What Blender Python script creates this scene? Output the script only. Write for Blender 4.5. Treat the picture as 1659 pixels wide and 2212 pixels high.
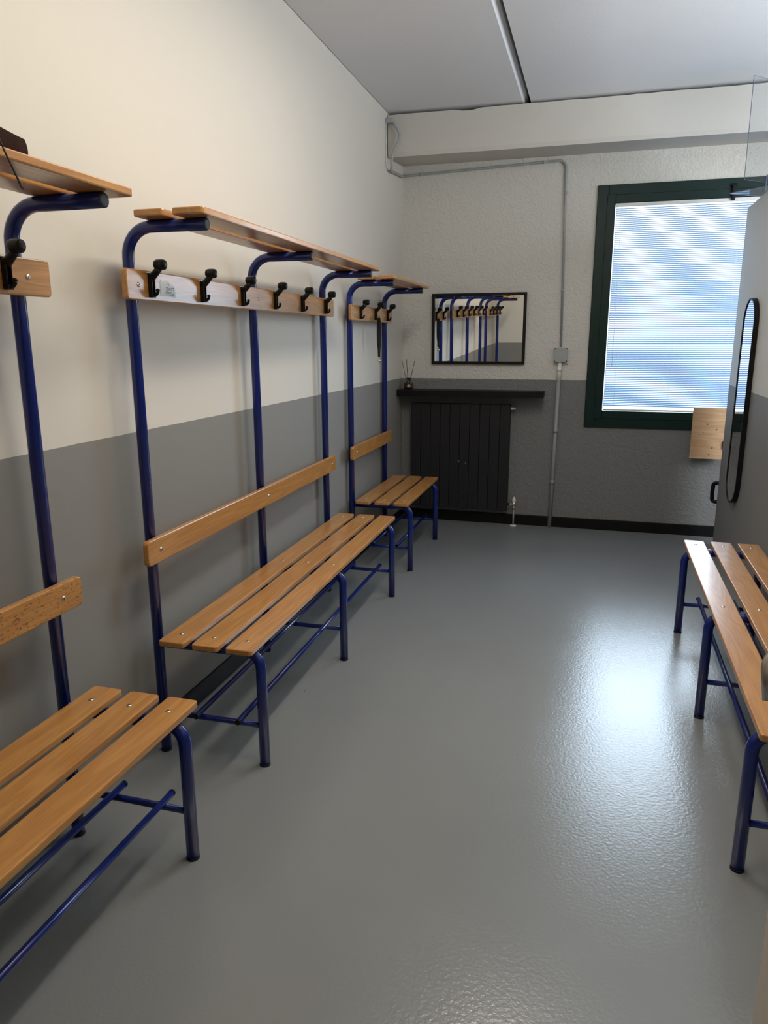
import bpy, bmesh, math, random
from mathutils import Vector, Matrix
PI = math.pi
random.seed(7)
for o in list(bpy.data.objects): bpy.data.objects.remove(o)
S = bpy.context.scene
C = S.collection

# ------------------------------------------------------------------ camera
CX, CZ, YAW, PITCH, ROLL, F = 1.6342, 1.6, 0.2769, 0.2328, -0.0022, 1576.8
fw = Vector((-math.sin(YAW)*math.cos(PITCH), math.cos(YAW)*math.cos(PITCH), -math.sin(PITCH)))
rt = Vector((math.cos(YAW), math.sin(YAW), 0)); up = rt.cross(fw)
r2 = rt*math.cos(ROLL)+up*math.sin(ROLL); u2 = -rt*math.sin(ROLL)+up*math.cos(ROLL)
cam = bpy.data.cameras.new('camera'); camo = bpy.data.objects.new('camera', cam); C.objects.link(camo)
M = Matrix((r2, u2, -fw)).transposed().to_4x4(); M.translation = (CX, 0, CZ)
camo.matrix_world = M
cam.sensor_fit = 'VERTICAL'; cam.sensor_height = 36; cam.lens = F/2212*36
cam.clip_start = .02; cam.clip_end = 200
S.camera = camo
S.view_settings.view_transform = 'Standard'; S.view_settings.look = 'None'
S.view_settings.gamma = 1; S.view_settings.use_curve_mapping = False
S.view_settings.exposure = 0.0

# ------------------------------------------------------------------ daylight
SKY = 2.4
w = bpy.data.worlds.new('overcast_sky'); S.world = w; w.use_nodes = True
nt = w.node_tree; nt.nodes.clear()
wo = nt.nodes.new('ShaderNodeOutputWorld'); bg = nt.nodes.new('ShaderNodeBackground')
tc = nt.nodes.new('ShaderNodeTexCoord'); nz = nt.nodes.new('ShaderNodeTexNoise'); cr = nt.nodes.new('ShaderNodeValToRGB')
nz.inputs['Scale'].default_value = 9; nz.inputs['Detail'].default_value = 1.5
cr.color_ramp.elements[0].position = .35; cr.color_ramp.elements[1].position = .68
cr.color_ramp.elements[0].color = (.62, .80, 1.0, 1); cr.color_ramp.elements[1].color = (.80, .93, 1.0, 1)
nt.links.new(tc.outputs['Generated'], nz.inputs['Vector']); nt.links.new(nz.outputs['Fac'], cr.inputs['Fac'])
nt.links.new(cr.outputs['Color'], bg.inputs['Color']); bg.inputs['Strength'].default_value = SKY
nt.links.new(bg.outputs[0], wo.inputs[0])
pl = bpy.data.lights.new('window_portal', 'AREA'); pl.shape = 'RECTANGLE'; pl.size = 1.7; pl.size_y = 1.8
pl.cycles.is_portal = True
po = bpy.data.objects.new('window_portal', pl); C.objects.link(po)
po.location = (2.46, 6.62, 1.82); po.rotation_euler = (-PI/2, 0, 0)

sun = bpy.data.lights.new('hazy_sun', 'SUN'); sun.energy = 16; sun.angle = math.radians(90); sun.color = (.72, .86, 1.0)
suno = bpy.data.objects.new('hazy_sun', sun); C.objects.link(suno)
az, el = math.radians(46), math.radians(18)
suno.rotation_euler = Vector((math.sin(az)*math.cos(el), math.cos(az)*math.cos(el), math.sin(el))).to_track_quat('Z', 'Y').to_euler()
# added fill light behind the partition to brighten the ceiling; no window is built
l2 = bpy.data.lights.new('side_fill_light', 'AREA'); l2.shape = 'RECTANGLE'; l2.size = 1.5; l2.size_y = 2.6; l2.energy = 150; l2.color = (.86, .93, 1.0)
o2 = bpy.data.objects.new('side_fill_light', l2); C.objects.link(o2); o2.location = (4.27, 3.4, 2.1); o2.rotation_euler = (0, PI/2, 0)

# ------------------------------------------------------------------ room lamps (warm, on the ceiling above and behind the camera)
def ceil_light(x, y, power, col=(1.0, .87, .68), sx=.25, sy=1.1):
    l = bpy.data.lights.new('ceiling_light', 'AREA'); l.shape = 'RECTANGLE'; l.size = sx; l.size_y = sy
    l.energy = power; l.color = col
    o = bpy.data.objects.new('ceiling_light', l); C.objects.link(o); o.location = (x, y, 3.17)
LAMPS = [(1.25, 1.9, 24, (1.0, .86, .66)), (1.35, 3.3, 24, (1.0, .93, .84))]
for L in LAMPS: ceil_light(*L)

# ------------------------------------------------------------------ materials
def mat(name, col, rough=.5, metal=0, spec=.5, coat=0, bump=None, var=None, alpha=None):
    m = bpy.data.materials.new(name); m.use_nodes = True
    n = m.node_tree.nodes; l = m.node_tree.links; b = n['Principled BSDF']
    b.inputs['Base Color'].default_value = (*col, 1); b.inputs['Roughness'].default_value = rough
    b.inputs['Metallic'].default_value = metal; b.inputs['Specular IOR Level'].default_value = spec
    b.inputs['Coat Weight'].default_value = coat; b.inputs['Coat Roughness'].default_value = .12
    t = n.new('ShaderNodeTexCoord')
    if var:
        sc, amt = var
        z = n.new('ShaderNodeTexNoise'); z.inputs['Scale'].default_value = sc; z.inputs['Detail'].default_value = 3
        l.new(t.outputs['Object'], z.inputs['Vector'])
        mx = n.new('ShaderNodeMix'); mx.data_type = 'RGBA'
        mx.inputs['A'].default_value = (*[c*(1-amt) for c in col], 1); mx.inputs['B'].default_value = (*[min(1, c*(1+amt)) for c in col], 1)
        l.new(z.outputs['Fac'], mx.inputs['Factor']); l.new(mx.outputs['Result'], b.inputs['Base Color'])
    if bump:
        sc, st, det = bump
        z = n.new('ShaderNodeTexNoise'); z.inputs['Scale'].default_value = sc; z.inputs['Detail'].default_value = det
        l.new(t.outputs['Object'], z.inputs['Vector'])
        bp_ = n.new('ShaderNodeBump'); bp_.inputs['Strength'].default_value = st; bp_.inputs['Distance'].default_value = .01
        l.new(z.outputs['Fac'], bp_.inputs['Height']); l.new(bp_.outputs[0], b.inputs['Normal'])
    return m

HP = 1.2638
def wall_mat(name, upper, lower, bump):
    m = bpy.data.materials.new(name); m.use_nodes = True
    n = m.node_tree.nodes; l = m.node_tree.links; b = n['Principled BSDF']
    b.inputs['Roughness'].default_value = .62; b.inputs['Specular IOR Level'].default_value = .35
    g = n.new('ShaderNodeNewGeometry'); sp = n.new('ShaderNodeSeparateXYZ'); l.new(g.outputs['Position'], sp.inputs[0])
    wz = n.new('ShaderNodeTexNoise'); wz.inputs['Scale'].default_value = 14; l.new(g.outputs['Position'], wz.inputs['Vector'])
    ad = n.new('ShaderNodeMath'); ad.operation = 'MULTIPLY_ADD'; ad.inputs[1].default_value = .004; l.new(wz.outputs['Fac'], ad.inputs[0]); l.new(sp.outputs['Z'], ad.inputs[2])
    gt = n.new('ShaderNodeMath'); gt.operation = 'GREATER_THAN'; gt.inputs[1].default_value = HP+.002; l.new(ad.outputs[0], gt.inputs[0])
    mx = n.new('ShaderNodeMix'); mx.data_type = 'RGBA'; mx.inputs['A'].default_value = (*lower, 1); mx.inputs['B'].default_value = (*upper, 1)
    l.new(gt.outputs[0], mx.inputs['Factor']); l.new(mx.outputs['Result'], b.inputs['Base Color'])
    h = None
    for sc, st, dist in bump:
        z = n.new('ShaderNodeTexNoise'); z.inputs['Scale'].default_value = sc; z.inputs['Detail'].default_value = 4
        l.new(g.outputs['Position'], z.inputs['Vector'])
        bb = n.new('ShaderNodeBump'); bb.inputs['Strength'].default_value = st; bb.inputs['Distance'].default_value = dist
        l.new(z.outputs['Fac'], bb.inputs['Height'])
        if h: l.new(h.outputs[0], bb.inputs['Normal'])
        h = bb
    l.new(h.outputs[0], b.inputs['Normal'])
    return m
UP = (.69, .655, .59); LO = (.25, .242, .228)
m_wall = wall_mat('smooth_two_tone_paint', UP, LO, [(180, .08, .004)])
m_wallf = wall_mat('rough_two_tone_plaster', (.66, .64, .59), (.205, .207, .208), [(60, .7, .01), (22, .5, .012), (6, .3, .012)])
m_ceil = mat('ceiling_concrete_paint', (.72, .73, .75), .8, bump=(60, .1, 3), var=(1.5, .04))
m_beam = mat('beam_paint', (.60, .57, .52), .75, bump=(25, .15, 5), var=(2, .05))
m_dark = mat('dark_cavity', (.02, .02, .02), .9)
m_base = mat('black_baseboard', (.0035, .0035, .004), .5, spec=.25)
m_blue = mat('blue_enamel', (.004, .017, .165), .22, spec=.5, coat=.2)
m_cap = mat('grey_black_plastic_cap', (.035, .038, .045), .5)
m_hook = mat('black_plastic', (.005, .0055, .0065), .38, spec=.3)
m_steel = mat('zinc_screw', (.62, .60, .57), .3, 1)
m_screwd = mat('screw_recess', (.05, .05, .05), .6)
m_green = mat('green_painted_frame', (.002, .020, .016), .4, spec=.3)
m_black = mat('matte_black', (.004, .004, .0045), .5, spec=.25)
m_rad = mat('anthracite_radiator', (.018, .018, .021), .55, spec=.3)
m_white = mat('white_plastic', (.75, .75, .72), .4)
m_grey = mat('grey_plastic', (.36, .38, .38), .5)
m_pipe = mat('grey_painted_pipe', (.30, .31, .31), .45)
m_chrome = mat('brushed_nickel', (.62, .59, .54), .32, 1)
m_gold = mat('polished_gold_metal', (.85, .68, .5), .15, 1)
m_door = mat('pale_laminate_door', (.62, .56, .49), .45)
m_leather = mat('dark_brown_leather', (.022, .0065, .002), .8, spec=.12, bump=(120, .25, 4))
m_cord = mat('black_cord', (.01, .009, .009), .6)
m_strap = mat('black_webbing', (.008, .008, .009), .7, bump=(300, .3, 1))
m_label = mat('label_print', (.45, .40, .33), .4)
m_paper = mat('sticker_paper', (.72, .74, .75), .45)
m_ink = mat('sticker_ink', (.03, .03, .04), .5)
m_panelgrey = mat('lamp_body', (.7, .7, .7), .5)

def mirror_mat():
    m = mat('mirror_glass', (.86, .88, .88), .0, 1); return m
m_mirror = mirror_mat()
def floor_mat():
    m = bpy.data.materials.new('grey_epoxy_floor'); m.use_nodes = True
    n = m.node_tree.nodes; l = m.node_tree.links; b = n['Principled BSDF']
    g = n.new('ShaderNodeNewGeometry')
    z = n.new('ShaderNodeTexNoise'); z.inputs['Scale'].default_value = 1.7; z.inputs['Detail'].default_value = 4; l.new(g.outputs['Position'], z.inputs['Vector'])
    mx = n.new('ShaderNodeMix'); mx.data_type = 'RGBA'; mx.inputs['A'].default_value = (.205, .220, .226, 1); mx.inputs['B'].default_value = (.238, .252, .256, 1)
    l.new(z.outputs['Fac'], mx.inputs['Factor'])
    # sparse dark specks
    v = n.new('ShaderNodeTexVoronoi'); v.inputs['Scale'].default_value = 3.2; l.new(g.outputs['Position'], v.inputs['Vector'])
    lt = n.new('ShaderNodeMath'); lt.operation = 'LESS_THAN'; lt.inputs[1].default_value = .012; l.new(v.outputs['Distance'], lt.inputs[0])
    m2 = n.new('ShaderNodeMix'); m2.data_type = 'RGBA'; m2.inputs['B'].default_value = (.06, .06, .055, 1)
    l.new(lt.outputs[0], m2.inputs['Factor']); l.new(mx.outputs['Result'], m2.inputs['A']); l.new(m2.outputs['Result'], b.inputs['Base Color'])
    r = n.new('ShaderNodeMapRange'); r.inputs['To Min'].default_value = .2; r.inputs['To Max'].default_value = .28; l.new(z.outputs['Fac'], r.inputs['Value']); l.new(r.outputs[0], b.inputs['Roughness'])
    b.inputs['Specular IOR Level'].default_value = .8; b.inputs['IOR'].default_value = 1.55
    q = n.new('ShaderNodeTexNoise'); q.inputs['Scale'].default_value = 85; q.inputs['Detail'].default_value = 3; l.new(g.outputs['Position'], q.inputs['Vector'])
    bb = n.new('ShaderNodeBump'); bb.inputs['Strength'].default_value = .22; bb.inputs['Distance'].default_value = .004
    l.new(q.outputs['Fac'], bb.inputs['Height']); l.new(bb.outputs[0], b.inputs['Normal'])
    return m
m_floor = floor_mat()
def wood_mat(name, c1, c2, c3, axis='Y', rough=.28, flecks=False, scale=1.0, coat=.35):
    m = bpy.data.materials.new(name); m.use_nodes = True
    n = m.node_tree.nodes; l = m.node_tree.links; b = n['Principled BSDF']
    t = n.new('ShaderNodeTexCoord'); oi = n.new('ShaderNodeObjectInfo')
    ofs = n.new('ShaderNodeVectorMath'); ofs.operation = 'SCALE'; cmb = n.new('ShaderNodeCombineXYZ')
    for k in range(3): l.new(oi.outputs['Random'], cmb.inputs[k])
    l.new(cmb.outputs[0], ofs.inputs[0]); ofs.inputs['Scale'].default_value = 37
    add = n.new('ShaderNodeVectorMath'); add.operation = 'ADD'; l.new(t.outputs['Object'], add.inputs[0]); l.new(ofs.outputs[0], add.inputs[1])
    mp = n.new('ShaderNodeMapping'); s = [9*scale]*3; s['XYZ'.index(axis)] = .9*scale; mp.inputs['Scale'].default_value = s
    l.new(add.outputs[0], mp.inputs['Vector'])
    z = n.new('ShaderNodeTexNoise'); z.inputs['Scale'].default_value = 1; z.inputs['Detail'].default_value = 2; z.inputs['Distortion'].default_value = .6; l.new(mp.outputs[0], z.inputs['Vector'])
    wv = n.new('ShaderNodeMath'); wv.operation = 'MULTIPLY'; wv.inputs[1].default_value = 55; l.new(z.outputs['Fac'], wv.inputs[0])
    sn = n.new('ShaderNodeMath'); sn.operation = 'SINE'; l.new(wv.outputs[0], sn.inputs[0])
    mr = n.new('ShaderNodeMapRange'); mr.inputs['From Min'].default_value = -1; l.new(sn.outputs[0], mr.inputs['Value'])
    mp2 = n.new('ShaderNodeMapping'); s2 = [260*scale]*3; s2['XYZ'.index(axis)] = 7*scale; mp2.inputs['Scale'].default_value = s2; l.new(add.outputs[0], mp2.inputs['Vector'])
    z2 = n.new('ShaderNodeTexNoise'); z2.inputs['Scale'].default_value = 1; z2.inputs['Detail'].default_value = 2; l.new(mp2.outputs[0], z2.inputs['Vector'])
    a = n.new('ShaderNodeMix'); a.data_type = 'RGBA'; a.inputs['A'].default_value = (*c1, 1); a.inputs['B'].default_value = (*c2, 1); l.new(z.outputs['Fac'], a.inputs['Factor'])
    f1 = n.new('ShaderNodeMath'); f1.operation = 'MULTIPLY'; f1.inputs[1].default_value = .32; l.new(mr.outputs[0], f1.inputs[0])
    c = n.new('ShaderNodeMix'); c.data_type = 'RGBA'; c.inputs['B'].default_value = (*c3, 1); l.new(f1.outputs[0], c.inputs['Factor']); l.new(a.outputs['Result'], c.inputs['A'])
    f2 = n.new('ShaderNodeMapRange'); f2.inputs['From Min'].default_value = .45; f2.inputs['From Max'].default_value = .8; f2.inputs['To Max'].default_value = .5; l.new(z2.outputs['Fac'], f2.inputs['Value'])
    d = n.new('ShaderNodeMix'); d.data_type = 'RGBA'; d.inputs['B'].default_value = (*c3, 1); l.new(f2.outputs[0], d.inputs['Factor']); l.new(c.outputs['Result'], d.inputs['A'])
    out = d
    if flecks:
        mp3 = n.new('ShaderNodeMapping'); s3 = [220, 220, 220]; s3['XYZ'.index(axis)] = 75; mp3.inputs['Scale'].default_value = s3; l.new(add.outputs[0], mp3.inputs['Vector'])
        z3 = n.new('ShaderNodeTexNoise'); z3.inputs['Scale'].default_value = 1; z3.inputs['Detail'].default_value = 1; l.new(mp3.outputs[0], z3.inputs['Vector'])
        th = n.new('ShaderNodeMapRange'); th.inputs['From Min'].default_value = .6; th.inputs['From Max'].default_value = .68; th.inputs['To Max'].default_value = .75; l.new(z3.outputs['Fac'], th.inputs['Value'])
        e = n.new('ShaderNodeMix'); e.data_type = 'RGBA'; e.inputs['B'].default_value = (c3[0]*.45, c3[1]*.4, c3[2]*.4, 1); l.new(th.outputs[0], e.inputs['Factor']); l.new(d.outputs['Result'], e.inputs['A'])
        out = e
    l.new(out.outputs['Result'], b.inputs['Base Color'])
    b.inputs['Roughness'].default_value = rough; b.inputs['Coat Weight'].default_value = coat; b.inputs['Coat Roughness'].default_value = .15
    return m
WA, WB, WC = (.60, .305, .092), (.48, .222, .060), (.27, .102, .024)
m_wood = wood_mat('varnished_beech', WA, WB, WC)
m_woodf = wood_mat('varnished_beech_flecked', WA, WB, WC, flecks=True)
m_pine = wood_mat('knotty_pine', (.66, .44, .27), (.58, .37, .2), (.36, .19, .09), axis='X', rough=.5, coat=0)
def thin_clear(name, tint, refl=.08):
    m = bpy.data.materials.new(name); m.use_nodes = True
    n = m.node_tree.nodes; l = m.node_tree.links; n.remove(n['Principled BSDF'])
    t = n.new('ShaderNodeBsdfTransparent'); t.inputs['Color'].default_value = (*tint, 1)
    g = n.new('ShaderNodeBsdfGlossy'); g.inputs['Roughness'].default_value = .02
    f = n.new('ShaderNodeLayerWeight'); f.inputs['Blend'].default_value = .5
    pw = n.new('ShaderNodeMath'); pw.operation = 'POWER'; pw.inputs[1].default_value = 5; l.new(f.outputs['Facing'], pw.inputs[0])
    ma = n.new('ShaderNodeMath'); ma.operation = 'MULTIPLY_ADD'; ma.inputs[1].default_value = .6; ma.inputs[2].default_value = .04; l.new(pw.outputs[0], ma.inputs[0])
    x = n.new('ShaderNodeMixShader'); l.new(ma.outputs[0], x.inputs[0]); l.new(t.outputs[0], x.inputs[1]); l.new(g.outputs[0], x.inputs[2])
    l.new(x.outputs[0], n['Material Output'].inputs[0]); return m
m_glass = thin_clear('window_glass', (.96, .98, .99))
m_acryl = thin_clear('clear_acrylic', (.93, .95, .97))
m_acryle = mat('acrylic_polished_edge', (.22, .24, .42), .2)
m_amber = mat('smoked_amber_glass', (.03, .015, .008), .05, spec=.8)
def slat_mat():
    m = bpy.data.materials.new('white_blind_slat'); m.use_nodes = True
    n = m.node_tree.nodes; l = m.node_tree.links; n.remove(n['Principled BSDF'])
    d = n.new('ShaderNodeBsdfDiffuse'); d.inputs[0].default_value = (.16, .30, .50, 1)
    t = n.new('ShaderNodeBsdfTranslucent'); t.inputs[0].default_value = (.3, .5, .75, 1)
    x = n.new('ShaderNodeMixShader'); x.inputs[0].default_value = .06
    l.new(d.outputs[0], x.inputs[1]); l.new(t.outputs[0], x.inputs[2]); l.new(x.outputs[0], n['Material Output'].inputs[0]); return m
m_slat = slat_mat()

# ------------------------------------------------------------------ mesh helpers
def add_box(bm, x0, y0, z0, x1, y1, z1, mi=0):
    vs = [bm.verts.new(c) for c in ((x0,y0,z0),(x1,y0,z0),(x1,y1,z0),(x0,y1,z0),(x0,y0,z1),(x1,y0,z1),(x1,y1,z1),(x0,y1,z1))]
    for f in ((0,3,2,1),(4,5,6,7),(0,1,5,4),(1,2,6,5),(2,3,7,6),(3,0,4,7)):
        bm.faces.new([vs[i] for i in f]).material_index = mi
    return vs
def bev_box(x0, y0, z0, x1, y1, z1, b=.003, seg=2, bm=None):
    t = bmesh.new(); add_box(t, x0, y0, z0, x1, y1, z1)
    bmesh.ops.bevel(t, geom=t.edges[:], offset=b, segments=seg, affect='EDGES', profile=.5)
    if bm is None: return t
    merge(bm, t); return bm
def merge(bm, t, mi=None):
    me = bpy.data.meshes.new('tmp')
    if mi is not None:
        for f in t.faces: f.material_index = mi
    t.to_mesh(me); t.free(); bm.from_mesh(me); bpy.data.meshes.remove(me)
def board(L0, L1, A0, A1, T0, T1, axes='yxz', cr=.012, b=.004):
    """plank with rounded corners: long axis, width axis, thickness axis"""
    bm = bmesh.new(); pts = []
    for (cl, ca, a0) in ((L1-cr, A1-cr, 0), (L0+cr, A1-cr, 90), (L0+cr, A0+cr, 180), (L1-cr, A0+cr, 270)):
        for k in range(5):
            a = math.radians(a0+k*22.5); pts.append((cl+cr*math.cos(a), ca+cr*math.sin(a)))
    idx = {'x':0,'y':1,'z':2}
    def mk(l, a, t):
        v = [0,0,0]; v[idx[axes[0]]] = l; v[idx[axes[1]]] = a; v[idx[axes[2]]] = t; return v
    lo = [bm.verts.new(mk(l, a, T0)) for l, a in pts]; hi = [bm.verts.new(mk(l, a, T1)) for l, a in pts]
    bm.faces.new(lo[::-1]); bm.faces.new(hi); N = len(pts)
    for i in range(N): bm.faces.new((lo[i], lo[(i+1)%N], hi[(i+1)%N], hi[i]))
    bmesh.ops.recalc_face_normals(bm, faces=bm.faces)
    ee = [e for e in bm.edges if len({round(v.co[idx[axes[2]]], 5) for v in e.verts}) == 1]
    bmesh.ops.bevel(bm, geom=ee, offset=b, segments=2, affect='EDGES', profile=.5)
    return bm
def sweep(pts, rad, seg=14, bm=None, cap=True, flat=None, mi=0):
    """tube along points; rad a number or list; flat=(sx,sy) squashes the ring"""
    bm = bm or bmesh.new(); P = [Vector(p) for p in pts]; n = len(P)
    R = rad if isinstance(rad, (list, tuple)) else [rad]*n
    T = []
    for i in range(n):
        a = P[min(i+1, n-1)]-P[max(i-1, 0)]; T.append(a.normalized())
    ref = Vector((0,0,1)) if abs(T[0].z) < .9 else Vector((0,1,0))
    u = T[0].cross(ref).normalized(); rings = []
    for i in range(n):
        u = (u-T[i]*u.dot(T[i])).normalized(); v = T[i].cross(u)
        fx, fy = flat or (1, 1)
        rings.append([bm.verts.new(P[i]+u*(math.cos(2*PI*k/seg)*R[i]*fx)+v*(math.sin(2*PI*k/seg)*R[i]*fy)) for k in range(seg)])
    for i in range(n-1):
        for k in range(seg):
            f = bm.faces.new((rings[i][k], rings[i][(k+1)%seg], rings[i+1][(k+1)%seg], rings[i+1][k])); f.smooth = True; f.material_index = mi
    if cap:
        bm.faces.new(rings[0][::-1]).material_index = mi; bm.faces.new(rings[-1]).material_index = mi
    return bm
def bend(p0, corner, p1, r, n=8):
    """points p0 -> rounded corner -> p1"""
    p0, c, p1 = Vector(p0), Vector(corner), Vector(p1)
    a = (p0-c).normalized(); b = (p1-c).normalized(); ang = a.angle(b); d = r/math.tan(ang/2)
    s, e = c+a*d, c+b*d; bis = (a+b).normalized(); ctr = c+bis*(r/math.sin(ang/2))
    out = [p0]; v0 = s-ctr; v1 = e-ctr; tot = v0.angle(v1); ax = v0.cross(v1).normalized()
    for k in range(n+1): out.append(ctr+Matrix.Rotation(tot*k/n, 3, ax) @ v0)
    return out+[p1]
def lathe(prof, c, seg=20, axis='z', bm=None, mi=0):
    bm = bm or bmesh.new(); rings = []
    for r, h in prof:
        ring = []
        for k in range(seg):
            a = 2*PI*k/seg; x, y = r*math.cos(a), r*math.sin(a)
            co = {'z': (x, y, h), 'y': (x, h, y), 'x': (h, x, y)}[axis]
            ring.append(bm.verts.new((c[0]+co[0], c[1]+co[1], c[2]+co[2])))
        rings.append(ring)
    for i in range(len(rings)-1):
        for k in range(seg):
            f = bm.faces.new((rings[i][k], rings[i][(k+1)%seg], rings[i+1][(k+1)%seg], rings[i+1][k])); f.smooth = True; f.material_index = mi
    for rg in (rings[0], rings[-1]): bm.faces.new(rg).material_index = mi
    bmesh.ops.recalc_face_normals(bm, faces=bm.faces)
    return bm
def ball(c, rx, ry, rz, bm=None, u=20, v=12, p=1.0):
    bm = bm or bmesh.new(); t = bmesh.new(); bmesh.ops.create_uvsphere(t, u_segments=u, v_segments=v, radius=1)
    for x in t.verts:
        if p != 1:
            x.co = Vector([math.copysign(abs(k)**p, k) for k in x.co])
        x.co = Vector((c[0]+x.co.x*rx, c[1]+x.co.y*ry, c[2]+x.co.z*rz))
    for f in t.faces: f.smooth = True
    merge(bm, t); return bm
def obj(name, bm, m, parent=None, loc=None, smooth=False):
    me = bpy.data.meshes.new(name)
    bm.to_mesh(me); bm.free()
    for mm in (m if isinstance(m, (list, tuple)) else [m]): me.materials.append(mm)
    if smooth:
        for p in me.polygons: p.use_smooth = True
    o = bpy.data.objects.new(name, me); C.objects.link(o)
    if parent: o.parent = parent
    if loc: o.location = loc
    return o
def inst(src, parent, loc, name=None, rot=None):
    o = src.copy(); C.objects.link(o); o.parent = parent; o.location = loc
    if rot: o.rotation_euler = rot
    return o
def thing(name, label, cat, loc=(0,0,0), rotz=0, group=None):
    o = bpy.data.objects.new(name, None); C.objects.link(o); o.empty_display_size = .1
    o.location = loc; o.rotation_euler = (0, 0, rotz); return tag(o, label, cat, group)
def tag(o, label, cat, group=None):
    o['label'] = label; o['category'] = cat
    if group: o['group'] = group
    return o
def struct(name, bm, m, parent=None, label=None):
    o = obj(name, bm, m, parent)
    o['kind'] = 'structure'
    if label: o['label'] = label
    return o
def quadbox(*a):
    bm = bmesh.new(); add_box(bm, *a); return bm

# ------------------------------------------------------------------ room shell
YF, H, YR, XW, YW, XE = 6.3528, 3.2665, -.05, 2.602, 5.999, 4.3
ZTOP = 3.55
fl = quadbox(-.2, -1.6, -.1, XE+.1, YF+.3, 0)
struct('floor', fl, m_floor, label='glossy grey resin floor')
struct('wall_left', quadbox(-.2, -1.6, 0, 0, YF+.3, ZTOP), m_wall, label='smooth left wall, cream above and grey below')
# far wall with the window opening
WX0, WX1, WZ0, WZ1 = 1.5724, 3.35, .8779, 2.7597
bm = bmesh.new()
for a in ((0, WX0, 0, ZTOP), (WX1, XE, 0, ZTOP), (WX0, WX1, 0, WZ0), (WX0, WX1, WZ1, ZTOP)):
    add_box(bm, a[0], YF, a[2], a[1], YF+.28, a[3])
struct('wall_far', bm, m_wallf, label='rough plastered far wall with the window')
# partition on the right (does not reach the ceiling nor the far wall)
bm = bev_box(XW, 1.02, 0, XW+.10, YW, 2.494, b=.006)
struct('wall_right', bm, m_wall, label='low partition wall on the right, carrying the oval mirror')
struct('wall_side', quadbox(XE, -1.6, 0, XE+.1, YF, ZTOP), m_wall)
# rear wall with the doorway the picture is taken from
bm = bmesh.new()
DX0, DX1, DZ = .92, 1.965, 2.3
for a in ((0, DX0, 0, ZTOP), (DX1, XE, 0, ZTOP), (DX0, DX1, DZ, ZTOP)):
    add_box(bm, a[0], YR-.12, a[2], a[1], YR, a[3])
struct('wall_rear', bm, m_wall)
struct('wall_corridor', quadbox(-.2, -1.7, 0, XE+.1, -1.6, ZTOP), m_wall)
# ceiling: dark void above two slabs with an open joint
ce = struct('ceiling', quadbox(-.2, -1.7, ZTOP, XE+.1, YF+.3, ZTOP+.1), m_dark, label='painted concrete slab ceiling')
YB = 5.86
def slab(x0, x1, chL=0, chR=0):
    bm = bmesh.new(); y0, y1 = -1.6, YF; r = .018
    prof = [(x0, ZTOP-.01), (x0, H+max(chL, r)), (x0+max(chL*.9, r*.3), H+r*.3 if not chL else H), ]
    prof += [(x1-max(chR, r*.3), H if chR else H+r*.3), (x1, H+max(chR*1.2, r)), (x1, ZTOP-.01)]
    a = [bm.verts.new((x, y0, z)) for x, z in prof]; b = [bm.verts.new((x, y1, z)) for x, z in prof]
    n = len(prof); bm.faces.new(a); bm.faces.new(b[::-1])
    for i in range(n): bm.faces.new((a[i], b[i], b[(i+1)%n], a[(i+1)%n]))
    bmesh.ops.recalc_face_normals(bm, faces=bm.faces)
    return bm
obj('ceiling_slab', slab(0.0, 1.044, chR=.028), m_ceil, ce)
obj('ceiling_slab', slab(1.066, 2.30+.9, chL=.006), m_ceil, ce)
obj('ceiling_slab', slab(3.225, XE), m_ceil, ce)
# beam over the far wall
bm = bmesh.new()
x0, x1 = .006, XE
prof = [(YB, 3.2505), (YB, 2.985), (YB+.012, 2.957), (YF, 2.993), (YF, 3.2505)]
N = 60; rows = []
for i in range(N+1):
    x = x0+(x1-x0)*i/N
    chip = 0
    if 3 < i < 40: chip = -random.random()*.004
    d = abs(x-.62); chip -= max(0, .016*(1-d/.11)) if d < .11 else 0
    xs = x
    rows.append([bm.verts.new((xs, y, z+(chip if k == 0 else 0))) for k, (y, z) in enumerate(prof)])
for i in range(N):
    for k in range(5): bm.faces.new((rows[i][k], rows[i+1][k], rows[i+1][(k+1)%5], rows[i][(k+1)%5]))
bm.faces.new(rows[0]); bm.faces.new(rows[-1])
bmesh.ops.recalc_face_normals(bm, faces=bm.faces)
struct('trim_1', bm, m_beam, label='concrete beam under the ceiling along the far wall')
# baseboards
struct('baseboard_far', bev_box(.012, YF-.014, 0, XE, YF, .092, b=.004), m_base, label='black skirting along the far wall')
struct('baseboard_left', bev_box(0, YR, 0, .012, YF, .092, b=.004), m_base, label='black skirting along the left wall')

# ------------------------------------------------------------------ window and blind
win = bpy.data.objects.new('window_1', None); C.objects.link(win); win.location = (WX0, YF, WZ0); win['kind'] = 'structure'; win['label'] = 'dark green framed window in the far wall'
def W(o): o.location = (-WX0, -YF, -WZ0); return o
def frame_bm(x0, x1, z0, z1, wdt, y0, y1, b=.003):
    bm = bmesh.new()
    for a in ((x0, z0, x0+wdt, z1), (x1-wdt, z0, x1, z1), (x0+wdt, z0, x1-wdt, z0+wdt), (x0+wdt, z1-wdt, x1-wdt, z1)):
        bev_box(a[0], y0, a[1], a[2], y1, a[3], b=b, seg=1, bm=bm)
    return bm
fr = W(obj('window_frame', frame_bm(WX0+.001, WX1-.001, WZ0+.001, WZ1-.001, .083, YF-.018, YF+.12), m_green, win))
SX0, SX1, SZ0, SZ1 = 1.648, 3.275, .953, 2.686
W(obj('window_sash', frame_bm(SX0, SX1, SZ0, SZ1, .064, YF-.022, YF+.06), m_green, win))
W(obj('window_pane', quadbox(SX0+.06, YF+.05, SZ0+.06, SX1-.06, YF+.054, SZ1-.06), m_glass, win))
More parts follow.
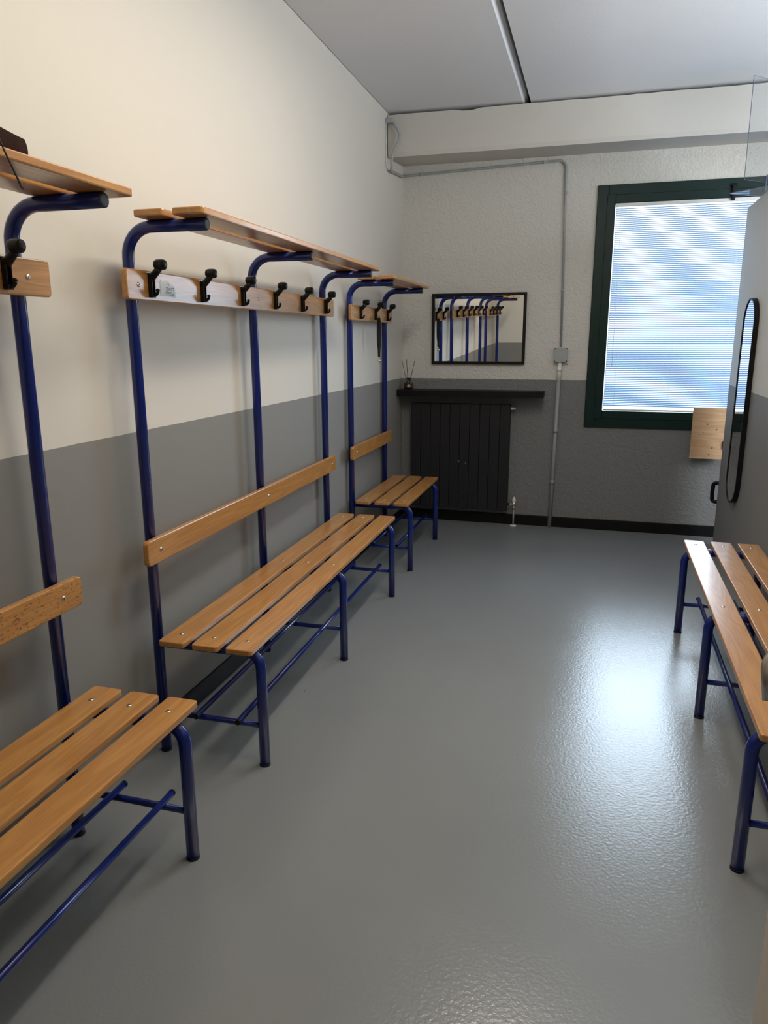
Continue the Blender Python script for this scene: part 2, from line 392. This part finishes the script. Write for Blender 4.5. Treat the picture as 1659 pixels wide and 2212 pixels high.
bm = bev_box(2.535, YF-.045, 2.60, 2.56, YF-.022, 2.71, b=.004); bev_box(2.525, YF-.035, 2.70, 2.57, YF-.018, 2.72, b=.003, bm=bm)
W(obj('window_stay', bm, m_black, win))
for z in (SZ0-.004,): 
    W(obj('window_hinge', bev_box(1.648, YF-.027, z-.006, 1.70, YF-.02, z+.003, b=.002), m_green, win))
GX0, GX1, GZ0, GZ1 = 1.713, 3.21, 1.018, 2.622
bl = thing('venetian_blind', 'white slatted venetian blind drawn down inside the green window frame', 'window blind', ((GX0+GX1)/2, YF-.003, GZ0))
bo = Vector(bl.location)
def Bq(o): o.location = -bo; return o
Bq(obj('headrail', bev_box(GX0+.001, YF-.018, GZ1-.026, GX1-.001, YF+.012, GZ1-.001, b=.003), m_white, bl))
PITCHZ = .01435; ZS0 = GZ1-.034; NS = int((ZS0-GZ0-.028)/PITCHZ)
tl = math.radians(30); hw = .008
sb = bmesh.new(); ringA = []
for x in (-(GX1-GX0)/2+.006, (GX1-GX0)/2-.006):
    row = []
    for k in range(5):
        t = -1+k/2; yy = t*hw; zz = .0012*(1-t*t)
        row.append(sb.verts.new((x, yy*math.cos(tl)-zz*math.sin(tl), yy*math.sin(tl)+zz*math.cos(tl))))
    ringA.append(row)
for k in range(4):
    f = sb.faces.new((ringA[0][k], ringA[1][k], ringA[1][k+1], ringA[0][k+1])); f.smooth = True
slat0 = obj('blind_slat', sb, m_slat, bl)
for i in range(NS):
    z = ZS0-(i+.5)*PITCHZ
    o = slat0 if i == 0 else inst(slat0, bl, (0, 0, 0))
    o.location = (0, 0, z-bo.z)
    if NS-i <= 3: o.rotation_euler = (0, math.radians(.12*(3-(NS-i))+.12), 0)
Bq(obj('bottom_rail', bev_box(GX0+.004, YF-.014, GZ0+.002, GX1-.004, YF+.008, GZ0+.016, b=.004), m_white, bl))
for x in (GX0+.085, GX0+.50, GX0+.90, GX1-.12):
    Bq(obj('ladder_cord', sweep([(x, YF-.0175, GZ1-.02), (x, YF-.0175, GZ0+.01)], .0009, 5), m_white, bl))
Bq(obj('lift_cord', sweep([(GX0+.012, YF-.021, GZ1-.02), (GX0+.011, YF-.021, 1.9), (GX0+.006, YF-.021, GZ0+.03)], .0014, 6), m_white, bl))
Bq(obj('tilt_wand', sweep([(GX0+.045, YF-.024, GZ1-.025), (GX0+.05, YF-.026, 1.9), (GX0+.052, YF-.026, 1.38)], .0016, 6), m_white, bl))

# ------------------------------------------------------------------ bench and coat-rack units
HS = .5064; R = .02
XP, XL, XA, XR, ZA = .0583, .4852, .3632, .0991, 1.9672
# shared small meshes
def screw_bm():
    bm = lathe([(.0085, 0), (.0085, .0008), (.0065, .0024), (.003, .0032)], (0,0,0), 14)
    lathe([(.0026, .0031), (.0026, .0036)], (0,0,0), 6, bm=bm, mi=1); return bm
def hook_bm():
    bm = bmesh.new()
    # local: x out of the rail, z up, origin on the rail face in the middle of the plate
    bev_box(0, -.0105, -.043, .005, .0105, .040, b=.0018, bm=bm)
    for s in (-1, 1): bev_box(.004, s*.0088-.002, -.041, .017, s*.0088+.002, .036, b=.0015, seg=1, bm=bm)
    bev_box(.003, -.010, -.043, .018, .010, -.030, b=.002, bm=bm)
    sweep([(.004, 0, .020), (.016, 0, .029), (.030, 0, .042), (.042, 0, .055)], [.0140, .0135, .0125, .0125], 12, bm=bm, flat=(.85, 1))
    # knob: thick rounded stub pointing outwards
    t = bmesh.new(); lathe([(.006, -.024), (.0125, -.021), (.0165, -.013), (.0178, 0), (.0178, .012), (.0160, .019), (.0115, .0225), (.004, .0235)], (0, 0, 0), 20, axis='x', bm=t)
    bmesh.ops.transform(t, matrix=Matrix.Translation((.046, 0, .066)) @ Matrix.Rotation(math.radians(4), 4, 'Y') @ Matrix.Diagonal((1, .92, 1.02, 1)), verts=t.verts)
    merge(bm, t)
    sweep([(.003, 0, -.032), (.014, 0, -.036), (.024, 0, -.034), (.030, 0, -.027), (.031, 0, -.020)], [.0065, .006, .0055, .006, .0062], 10, bm=bm)
    ball((.031, 0, -.019), .0068, .0085, .006, bm=bm, u=12, v=8)
    for z in (-.018, .014): lathe([(.0032, .004), (.0032, .0055)], (0, 0, z), 10, axis='x', bm=bm)
    return bm
_scr = bpy.data.meshes.new('screw'); b_ = screw_bm(); b_.to_mesh(_scr); b_.free(); _scr.materials.append(m_steel); _scr.materials.append(m_screwd)
_hk = bpy.data.meshes.new('coat_hook'); b_ = hook_bm(); b_.to_mesh(_hk); b_.free(); _hk.materials.append(m_hook)
def screw(parent, loc, rot=(0,0,0)):
    o = bpy.data.objects.new('screw', _scr); C.objects.link(o); o.parent = parent; o.location = loc; o.rotation_euler = rot; return o
def rounded(c, r, s=1): pass

def seat(root, ys, d0, d1, xslats, h, front, back, wslat=.105, flip=1):
    """seat part shared by all benches. ys frame positions (local), front/back leg x"""
    hs = HS*(1+h)
    y0, y1 = min(ys)-d0, max(ys)+d1
    for k, x in enumerate(xslats):
        cy, cx_ = (y0+y1)/2, x+wslat/2
        o = obj('seat_slat', board(y0-cy, y1-cy, -wslat/2, wslat/2, -.022, 0), m_wood, root, (cx_, cy, hs))
        for y in ys: screw(o, (0, y-cy, 0))
    zt = hs-.022-R
    for y in ys:
        if back is None:
            pts = bend((XP+.01, y, zt), (front, y, zt), (front, y, .002), .062)
            o = obj('seat_frame', sweep(pts, R, 16), m_blue, root)
            obj('foot_cap', lathe([(R+.0012, 0), (R+.0012, .006), (R, .008)], (front, y, 0), 16), m_hook, o)
        else:
            p1 = bend((front, y, .002), (front, y, zt), ((front+back)/2, y, zt), .062)
            p2 = bend(((front+back)/2, y, zt), (back, y, zt), (back, y, .002), .062)
            o = obj('seat_frame', sweep(p1+p2[1:], R, 16), m_blue, root)
            for fx in (front, back):
                obj('foot_cap', lathe([(R+.0012, 0), (R+.0012, .006), (R, .008)], (fx, y, 0), 16), m_hook, o)
        bx = XP if back is None else back
        bm = sweep([(front, y, .167), (bx, y, .167)], .011, 12)
        obj('stretcher', bm, m_blue, root)
    return hs, y0, y1

def rack(label, root_xy, rotz, h, ys, d, hooks, screws, rr=None, wood_back=None, wood_rail=None):
    root = thing('coat_rack_bench', label, 'changing room bench', (root_xy[0], root_xy[1], 0), rotz, 'blue tube changing benches along the left wall')
    k = 1+h
    hs, y0, y1 = seat(root, ys, d, d, (.110, .2465, .383), h, XL, None)
    for x in (.222, .398):
        o = obj('shoe_rail', sweep([(x, y0+.045, .189), (x, y1-.045, .189)], .011, 12), m_blue, root)
        for y in (y0+.045, y1-.045):
            s = -1 if y < 0 else 1
            obj('end_cap', lathe([(.0116, -.004), (.0116, .003)], (x, y, .189), 12, axis='y'), m_hook, o)
    obj('seat_rail', sweep([(.452, min(ys), hs-.022-.0135), (.452, max(ys), hs-.022-.0135)], .0125, 12), m_blue, root)
    za = ZA*k
    for y in ys:
        pts = bend((XP, y, .002), (XP, y, za), (XA-.003, y, za), .095, 10)
        p = obj('post', sweep(pts, R, 18), m_blue, root)
        obj('end_cap', lathe([(R-.0005, -.004), (R, 0), (R-.0015, .003), (.012, .0038)], (XA-.003, y, za), 20, axis='x'), m_cap, p)
        obj('foot_cap', lathe([(R+.0012, 0), (R+.0012, .006), (R, .008)], (XP, y, 0), 16), m_hook, p)
        # weld where the seat tube meets the post
        obj('weld_bead', ball((XP+R, y, hs-.022-.004), .006, .009, .006, u=10, v=6), m_blue, p)
    # backrest
    zb0, zb1 = .7902*k, .8847*k
    bx = XP+R
    cy = (y0+y1)/2
    o = obj('backrest', board(y0-cy, y1-cy, zb0, zb1, 0, .022, axes='yzx', cr=.016), wood_back or m_wood, root, (bx, cy, 0))
    for y in ys: screw(o, (.022, y-cy, (zb0+zb1)/2), (0, PI/2, 0))
    zr0, zr1 = 1.7301*k, 1.8315*k
    rl = obj('hook_rail', board(y0-cy, y1-cy, zr0, zr1, 0, .022, axes='yzx', cr=.012), wood_rail or m_wood, root, (bx, cy, 0))
    for y in screws: screw(rl, (.022, y-cy, (zr0+zr1)/2), (0, PI/2, 0))
    for y in hooks:
        q = bpy.data.objects.new('coat_hook', _hk); C.objects.link(q); q.parent = rl; q.location = (.022, y-cy, (zr0+zr1)/2+.004)
    for xa, xb in ((.140, .250), (.281, .394)):
        c = (xa+xb)/2
        o = obj('shelf_slat', board(y0-cy, y1-cy, -(xb-xa)/2, (xb-xa)/2, 0, .022), m_wood, root, (c, cy, za+R))
    return root, rl, cy

G1 = rack('blue bench with coat hooks nearest the camera, brown leather pouch on its shelf', (.0175, 1.0), 0, -.0071,
          [.45-1, 1.759-1], .087, [-.44, -.07, .30, .672], [-.50, .12, .757], wood_back=m_woodf)
G2 = rack('longest blue bench, middle of the left wall, with six coat hooks and a torn sticker', (.0024, 3.28), .0145, .0008,
          [2.2912-3.28, 3.2757-3.28, 4.2547-3.28], .083, [HK-3.28 for HK in (2.344, 2.712, 3.075, 3.435, 3.80, 4.172)], [2.275-3.28, 3.25-3.28, 4.23-3.28])
G3 = rack('short blue bench with three coat hooks beside the far corner and radiator', (-.0268+.0, 5.2), .0035, -.0055,
          [4.8036-5.2, 5.6669-5.2], .087, [4.90-5.2, 5.262-5.2, 5.59-5.2], [4.80-5.2, 5.66-5.2])

# torn maker's sticker on the middle rail
def text_into(bm, s, size, mat4, mi, bold=False):
    cu = bpy.data.curves.new('t', 'FONT'); cu.body = s; cu.size = size; cu.resolution_u = 2
    to = bpy.data.objects.new('t', cu); C.objects.link(to)
    dg = bpy.context.evaluated_depsgraph_get(); me = bpy.data.meshes.new_from_object(to.evaluated_get(dg))
    me.transform(mat4); n0 = len(bm.faces); bm.from_mesh(me); bm.faces.ensure_lookup_table()
    for f in bm.faces[n0:]: f.material_index = mi
    bpy.data.objects.remove(to); bpy.data.curves.remove(cu); bpy.data.meshes.remove(me)
_, rl2, cy2 = G2
bm = bmesh.new(); zc = 1.782
yc_ = 2.462-3.28-cy2
poly = [(-.052, -.030), (-.052, .018), (-.044, .026), (-.030, .017), (-.012, .026), (.014, .020), (.046, .006), (.050, -.022), (.044, -.031), (.02, -.029)]
vs = [bm.verts.new((.0228, yc_+y, zc+z)) for y, z in poly]; vb = [bm.verts.new((.0221, yc_+y, zc+z)) for y, z in poly]
bm.faces.new(vs); bm.faces.new(vb[::-1])
for i in range(len(vs)): bm.faces.new((vs[i], vb[i], vb[(i+1)%len(vs)], vs[(i+1)%len(vs)]))
RT = Matrix(((0,0,1,0),(1,0,0,0),(0,1,0,0),(0,0,0,1)))
text_into(bm, 'sport', .026, Matrix.Translation((.0231, yc_-.016, zc-.009)) @ RT, 1)
text_into(bm, 'rs', .022, Matrix.Translation((.0231, yc_-.008, zc+.009)) @ RT, 1)
for z in (-.014, -.019, -.024):
    add_box(bm, .0229, yc_-.02, zc+z-.0008, .0231, yc_+.038, zc+z+.0008, 1)
obj('sticker', bm, [m_paper, m_ink], rl2)

# free-standing bench on the right
h4 = .0116
rb = thing('slatted_bench', 'backless slatted bench with blue tube legs in front of the right partition', 'bench', (2.1557, 3.1, 0), -.0086)
ys4 = [2.1681-3.1, 3.1421-3.1, 4.1218-3.1]
hs4, ya, yb = seat(rb, ys4, .093, .093, (0.0, .137, .274), h4, .004, .375)
for x in (.10, .28):
    o = obj('shoe_rail', sweep([(x, ya+.045, .189), (x, yb-.045, .189)], .011, 12), m_blue, rb)
    for y in (ya+.045, yb-.045): obj('end_cap', lathe([(.0116, -.004), (.0116, .003)], (x, y, .189), 12, axis='y'), m_hook, o)
obj('seat_rail', sweep([(.345, ys4[0], hs4-.0355), (.345, ys4[2], hs4-.0355)], .0125, 12), m_blue, rb)

# ------------------------------------------------------------------ things on the racks
# brown pouch on the near shelf
zs = ZA*(1-.0071)+R+.022
pc = thing('leather_pouch', 'dark brown leather pouch with a dangling cord on the nearest rack shelf', 'pouch', (.29, 1.385, zs))
t = bmesh.new(); bmesh.ops.create_cube(t, size=2); bmesh.ops.subdivide_edges(t, edges=t.edges[:], cuts=7, use_grid_fill=True)
for v in t.verts:
    x, y, z = v.co; q = max(abs(x), abs(y), abs(z)); n_ = v.co.normalized()
    v.co = v.co.lerp(n_*1.12, .22)
    x, y, z = v.co
    hgt = .032 if y < .1 else .032-.004*(y-.1)
    v.co = Vector((x*.070*(1-.12*max(0, y)), y*.155, (z+1)*hgt*(1+.10*math.sin(x*3+y*2))))
zmin = min(v.co.z for v in t.verts)
for v in t.verts: v.co.z -= zmin
for f in t.faces: f.smooth = True
obj('pouch_body', t, m_leather, pc)
obj('zip_seam', sweep([(.055, -.13, .050), (.066, -.03, .055), (.062, .06, .050), (.03, .13, .040)], .0035, 8), m_cord, pc)
cz0 = 0
lp = [(0.086, -0.065, 0.045), (0.09999999999999999, -0.05, 0.04), (0.131, -0.025, 0.024), (0.131, -0.01, -0.008), (0.131, 0.02, -0.058), (0.131, 0.031, -0.076), (0.131, 0.035, -0.079), (0.131, 0.031, -0.072), (0.131, 0.008, -0.035), (0.131, -0.022, 0.012), (0.131, -0.059, 0.032), (0.102, -0.092, 0.035), (0.086, -0.119, 0.04)]
obj('drawcord', sweep(lp, .0017, 8), m_cord, pc)

# strap hanging from the short rack's middle hook
k3 = 1-.0055
hx, hy = -.0268+XP+R+.022+.03, 5.262; hz = (1.7301+1.8315)/2*k3-.016
st = thing('lanyard', 'black fabric strap with a shiny gold ball hanging from a hook by the corner', 'key strap', (hx, hy, hz))
bm = bmesh.new()
for dx in (-.004, .004):
    sweep([(dx*.3, 0, -.008), (dx, .001, -.04), (dx*1.2, .002, -.12), (dx, .001, -.19), (dx*.3, 0, -.225)], [.010, .0125, .0135, .0125, .010], 8, bm=bm, flat=(1, .3) )
sweep([(0, 0, -.215), (0, 0, -.285)], [.0115, .008], 8, bm=bm, flat=(1, .5))
obj('strap', bm, m_strap, st)
bm = bmesh.new(); pts = [(.0+.002*math.sin(a), .010*math.cos(a), .004+.012*math.sin(a)) for a in [i*PI/6 for i in range(13)]]
obj('split_ring', sweep(pts, .0016, 6, bm=bm), m_steel, st)
bm = ball((0, 0, -.312), .0125, .0125, .0125); sweep([(0, 0, -.282), (0, 0, -.302)], .004, 8, bm=bm); ball((0, .003, -.328), .004, .004, .004, bm=bm, u=8, v=6)
obj('metal_ball', bm, m_gold, st)

# ------------------------------------------------------------------ far wall things
# shelf over the radiator
tag(obj('wall_shelf', bev_box(.002, YF-.205, 1.1234, 1.239, YF-.001, 1.1734, b=.002), m_black), 'black floating shelf on the far wall above the radiator', 'shelf')
# reed diffuser
dc = (.085, YF-.115)
rd = thing('reed_diffuser', 'dark glass reed diffuser with three black sticks at the corner end of the shelf', 'diffuser', (dc[0], dc[1], 1.1734))
obj('bottle', bev_box(-.037, -.037, 0, .037, .037, .062, b=.010, seg=3), m_amber, rd, smooth=True)
obj('bottle_neck', lathe([(.020, .058), (.013, .066), (.0125, .088), (.015, .090), (.015, .094), (.022, .095), (.022, .098), (.011, .099)], (0,0,0), 18), m_amber, rd)
obj('bottle_label', lathe([(.014, .0), (.014, .0012)], (.012, -.0385, .032), 18, axis='y'), m_label, rd)
for a, b in (((-.006, -.002, .02), (-.062, .01, .245)), ((-.002, 0, .02), (-.022, .012, .255)), ((.003, 0, .02), (.056, -.01, .242))):
    obj('reed', sweep([a, b], .0022, 6), m_black, rd)
# rectangular mirror, leaning slightly forward at the top
TX = .0215
mr = thing('wall_mirror', 'rectangular mirror in a black frame above the shelf, showing the coat racks', 'mirror', (.665, YF-.004, 1.388), 0)
mr.rotation_euler = (TX, 0, 0)
MW, MH = .397, .584
fb = bmesh.new()
for a in ((-MW, 0, -MW+.024, MH), (MW-.024, 0, MW, MH), (-MW+.024, 0, MW-.024, .024), (-MW+.024, MH-.024, MW-.024, MH)):
    bev_box(a[0], -.025, a[1], a[2], 0, a[3], b=.002, seg=1, bm=fb)
obj('mirror_frame', fb, m_black, mr)
obj('mirror_glass', quadbox(-MW+.022, -.016, .022, MW-.022, -.006, MH-.022), m_mirror, mr)
# radiator
ra = thing('radiator', 'anthracite column radiator with ten flat sections under the black shelf', 'radiator', (.538, YF-.06, .138))
bmr = bev_box(-.0419, -.04, 0, .0419, .035, .918, b=.004, seg=2)
w_ = .0862; e0 = None
for i in range(10):
    x = (i-4.5)*w_
    if e0 is None: e0 = obj('radiator_section', bmr, m_rad, ra, (x, 0, 0))
    else: inst(e0, ra, (x, 0, 0))
obj('header_pipe', sweep([(-.40, .012, .86), (.43, .012, .86)], .018, 12), m_rad, ra)
obj('header_pipe', sweep([(-.40, .012, .05), (.43, .012, .05)], .018, 12), m_rad, ra)
bm = lathe([(.012, .431), (.012, .450), (.006, .452), (.006, .458), (.010, .459), (.010, .470)], (0, -.01, .885), 14, axis='x'); obj('bleed_valve', bm, m_white, ra)
bm = lathe([(.010, .431), (.010, .45), (.013, .451), (.013, .462), (.009, .463), (.009, .49)], (0, -.01, .055), 14, axis='x')
sweep([(.488, -.01, .09), (.488, -.01, .01)], .012, 14, bm=bm); lathe([(.014, .02), (.014, .034)], (.488, -.01, 0), 6, bm=bm)
vv = obj('radiator_valve', bm, m_chrome, ra)
obj('valve_cap', lathe([(.010, .075), (.016, .082), (.017, .095), (.012, .107), (.007, .112), (.006, .122)], (.488, -.01, 0), 16), m_white, vv)
bm = sweep([(.488, -.01, .012), (.488, -.01, -.137)], .0075, 12); obj('valve_pipe', bm, m_pipe, ra)
obj('pipe_rosette', lathe([(.030, -.1375), (.030, -.134), (.022, -.128), (.010, -.126)], (.488, -.01, 0), 20), m_white, ra)
for x, z in ((.0, .42), (.06, .405), (-.36, .16)):
    obj('paint_chip', lathe([(.0035, -.0405), (.0035, -.041)], (x, 0, z), 6, axis='y'), m_white, ra)
# conduit run
cd = thing('electrical_conduit', 'thin grey conduit bent under the beam and down to the junction box', 'conduit', (1.35, YF, 1.53))
c0 = Vector(cd.location)
def L(o): o.location = -c0; return o
yq = YF-.013
pts = [(.012, yq, 2.915)]+bend((.03, yq, 2.915), (1.322, yq, 2.958), (1.353, yq, 1.53), .055)
L(obj('conduit_pipe', sweep(pts, .0095, 10), m_grey, cd))
for p_, ax in (((.16, yq, 2.9195), 'x'), ((1.15, yq, 2.9525), 'x')):
    L(obj('pipe_clip', lathe([(.012, -.01), (.012, .01)], p_, 12, axis=ax), m_grey, cd))
for z in (2.72, 1.98):
    xx = 1.322+(2.958-z)/1.428*.031
    L(obj('pipe_clip', lathe([(.012, -.012), (.012, .012)], (xx, yq, z), 12), m_grey, cd))
# flexible hose and cable in the corner
fx = thing('flexible_hose', 'grey flexible cable hose curving down beside the beam end', 'cable hose', (.03, YB-.02, 3.2))
f0 = Vector(fx.location)
hp = [(.045, YB-.03, 3.186), (.070, YB-.035, 3.168), (.095, YB-.035, 3.138), (.108, YB-.035, 3.10), (.104, YB-.035, 3.06), (.085, YB-.035, 3.03), (.066, YB-.035, 3.00), (.052, YB-.035, 2.96), (.045, YB-.035, 2.92), (.045, YB-.032, 2.885), (.036, YB-.01, 2.862), (.020, YB+.04, 2.866), (.016, YB+.15, 2.878), (.016, YF-.10, 2.897), (.022, YF-.03, 2.912)]
o = obj('hose', sweep(hp, .0105, 10), m_grey, fx); o.location = -f0
o = obj('terminal_box', bev_box(.002, YB-.055, 3.186, .055, YB-.012, 3.218, b=.003), m_grey, fx); o.location = -f0
cb = thing('white_cable', 'thin pale cable hanging down the corner left of the beam', 'cable', (.012, YB-.02, 3.19)); f1 = Vector(cb.location)
o = obj('cable', sweep([(.009, YB-.045, 3.180), (.007, YB-.045, 3.05), (.008, YB-.045, 2.94), (.012, YB-.06, 2.89), (.024, YB-.07, 2.872)], .0035, 8), m_white, cb); o.location = -f1
# junction box and lower pipe
jb = thing('junction_box', 'square pale grey junction box on the pipe left of the window', 'junction box', (1.3575, YF, 1.412))
obj('box_body', bev_box(-.052, -.045, 0, .052, 0, .112, b=.004), m_grey, jb)
obj('box_lid', bev_box(-.055, -.056, -.002, .055, -.044, .114, b=.003), m_grey, jb)
for sx in (-1, 1):
    for z in (.006, .106): obj('lid_screw', lathe([(.0045, -.0565), (.0045, -.0575)], (sx*.047, 0, z), 10, axis='y'), m_black, jb)
lp_ = thing('wall_pipe', 'grey painted vertical pipe from the junction box down to the floor', 'pipe', (1.345, YF-.03, 0))
g0 = Vector(lp_.location); yp = YF-.026
def xz(z): return 1.352-(1.41-z)*.013
o = obj('pipe_lower', sweep([(xz(1.26), yp, 1.26), (xz(.01), yp, .002)], .0165, 14), m_pipe, lp_); o.location = -g0
o = obj('pipe_upper', sweep([(xz(1.41), yp, 1.41), (xz(1.255), yp, 1.255)], .0175, 14), m_white, lp_); o.location = -g0; o['label'] = 'white unpainted top length of pipe'
for z in (1.35, .84, .40):
    o = obj('pipe_coupling', lathe([(.0195, -.016), (.0195, .016)], (xz(z), yp, z), 16), m_white if z > 1.3 else m_pipe, lp_); o.location = -g0

# pine board beside the partition end, on wall brackets
pb = thing('pine_board', 'square knotty pine board in front of the window corner, partly behind the partition', 'wooden board', (2.59, 6.245, .664))
bm = bev_box(-.187, -.009, 0, .075, .009, .407, b=.002)
obj('board_panel', bm, m_pine, pb)
for x, z in ((-.075, .275), (-.005, .235), (-.025, .09), (-.045, .035), (-.10, .21)):
    obj('wood_knot', lathe([(.0065 if z != .21 else .004, -.0092), (.004, -.0096)], (x, 0, z), 12, axis='y'), mat('knot_%d' % int(z*1000), (.22, .10, .045), .6), pb)
for z in (.08, .30):
    obj('bracket_arm', bev_box(.03, .009, z, .05, YF-6.245-.001, z+.02, b=.002), m_black, pb)
obj('latch', bev_box(.046, -.022, .085, .07, -.009, .145, b=.003), m_black, pb)
# black pull handle on the partition end
ph = thing('pull_handle', 'small black pull handle on the far end of the partition wall', 'handle', (XW, YW, .44))
obj('handle_grip', sweep(bend((.012, .001, -.075), (-.030, .03, -.07), (-.034, .03, 0), .02)+bend((-.034, .03, .001), (-.030, .03, .07), (.012, .001, .075), .02), .015, 10, flat=(1, 1)), m_black, ph)
# oval mirror on the partition
om = thing('oval_mirror', 'tall pill-shaped wall mirror with a slim black frame on the right partition', 'mirror', (XW-.006, 5.32, .512), .03)
oa, oh = .158, 1.338
def pill(r, inset, n=28):
    pts = []; rr = r-inset
    for k in range(n+1): a = PI*k/n; pts.append((rr*math.cos(a), oh-r+rr*math.sin(a)))
    for k in range(n+1): a = PI+PI*k/n; pts.append((rr*math.cos(a), r+rr*math.sin(a)))
    return pts
bm = bmesh.new(); po_, pi_ = pill(oa, 0), pill(oa, .009); n = len(po_)
lay = [[bm.verts.new((x, y, z)) for y, z in pp] for pp, x in ((po_, -.0005), (po_, -.030), (pi_, -.030), (pi_, -.0005))]
for a in range(4):
    A, B_ = lay[a], lay[(a+1) % 4]
    for i in range(n): bm.faces.new((A[i], A[(i+1)%n], B_[(i+1)%n], B_[i]))
bmesh.ops.recalc_face_normals(bm, faces=bm.faces)
obj('mirror_frame', bm, m_black, om)
bm = bmesh.new(); pp = pill(oa, .0085); f_ = [bm.verts.new((-.025, y, z)) for y, z in pp]; g_ = [bm.verts.new((-.019, y, z)) for y, z in pp]
bm.faces.new(f_); bm.faces.new(g_[::-1])
for i in range(n): bm.faces.new((f_[i], g_[i], g_[(i+1)%n], f_[(i+1)%n]))
bmesh.ops.recalc_face_normals(bm, faces=bm.faces)
obj('mirror_glass', bm, m_mirror, om)
# clear acrylic screen standing on the partition top
ac = thing('acrylic_screen', 'clear acrylic screen with a tilted sheet above the right partition top', 'plastic screen', (2.66, 5.4, 2.494))
a0 = Vector(ac.location)
def slabq(q, n_, th):
    bm = bmesh.new(); n_ = Vector(n_).normalized()*th; A = [bm.verts.new(Vector(p)) for p in q]; B2 = [bm.verts.new(Vector(p)+n_) for p in q]
    bm.faces.new(A); bm.faces.new(B2[::-1])
    for i in range(len(q)): bm.faces.new((A[i], A[(i+1)%len(q)], B2[(i+1)%len(q)], B2[i])).material_index = 1
    bmesh.ops.recalc_face_normals(bm, faces=bm.faces); return bm
q = [(2.451, 5.3, 2.556), (2.78, 5.60, 2.556), (2.775, 5.60, 3.137), (2.446, 5.3, 3.137)]
o = obj('upright_sheet', slabq(q, (.67, -.74, 0), .005), [m_acryl, m_acryle], ac); o.location = -a0
q = [(2.395, 5.42, 2.497), (2.80, 5.02, 2.497), (3.0, 5.25, 2.497), (2.62, 5.60, 2.497)]
o = obj('flat_sheet', slabq(q, (0, 0, 1), .005), [m_acryl, m_acryle], ac); o.location = -a0
o = obj('joint_strip', slabq([(2.60, 5.43, 2.503), (2.63, 5.46, 2.503), (2.63, 5.46, 2.60), (2.60, 5.43, 2.60)], (.67, -.74, 0), .01), [m_acryl, m_acryle], ac); o.location = -a0

# ------------------------------------------------------------------ open door at the right of the camera
dr = struct('door_1', bev_box(1.919, YR+.003, .008, 1.960, 1.0, 2.25, b=.002), m_door, label='pale open door leaf at the right edge')
hd = obj('door_handle', sweep(bend((1.919, .935, 1.226), (1.863, .935, 1.226), (1.868, .915, 1.168), .024), [.0100]*5+[.0115]*6, 14), m_chrome, dr)
obj('handle_rose', lathe([(.026, -.0005), (.026, -.007), (.018, -.009)], (1.919, .935, 1.226), 24, axis='x'), m_chrome, dr)

# ceiling lamp body behind the light (out of the frame)
for (lx, ly, lpw, lc_) in LAMPS:
    t_ = thing('ceiling_lamp', 'white linear ceiling lamp nearer the door' if ly < 2 else 'white linear ceiling lamp over the room middle', 'ceiling lamp', (lx, ly, H))
    obj('lamp_body', bev_box(-.14, -.58, -.085, .14, .58, -.001, b=.006), m_panelgrey, t_)
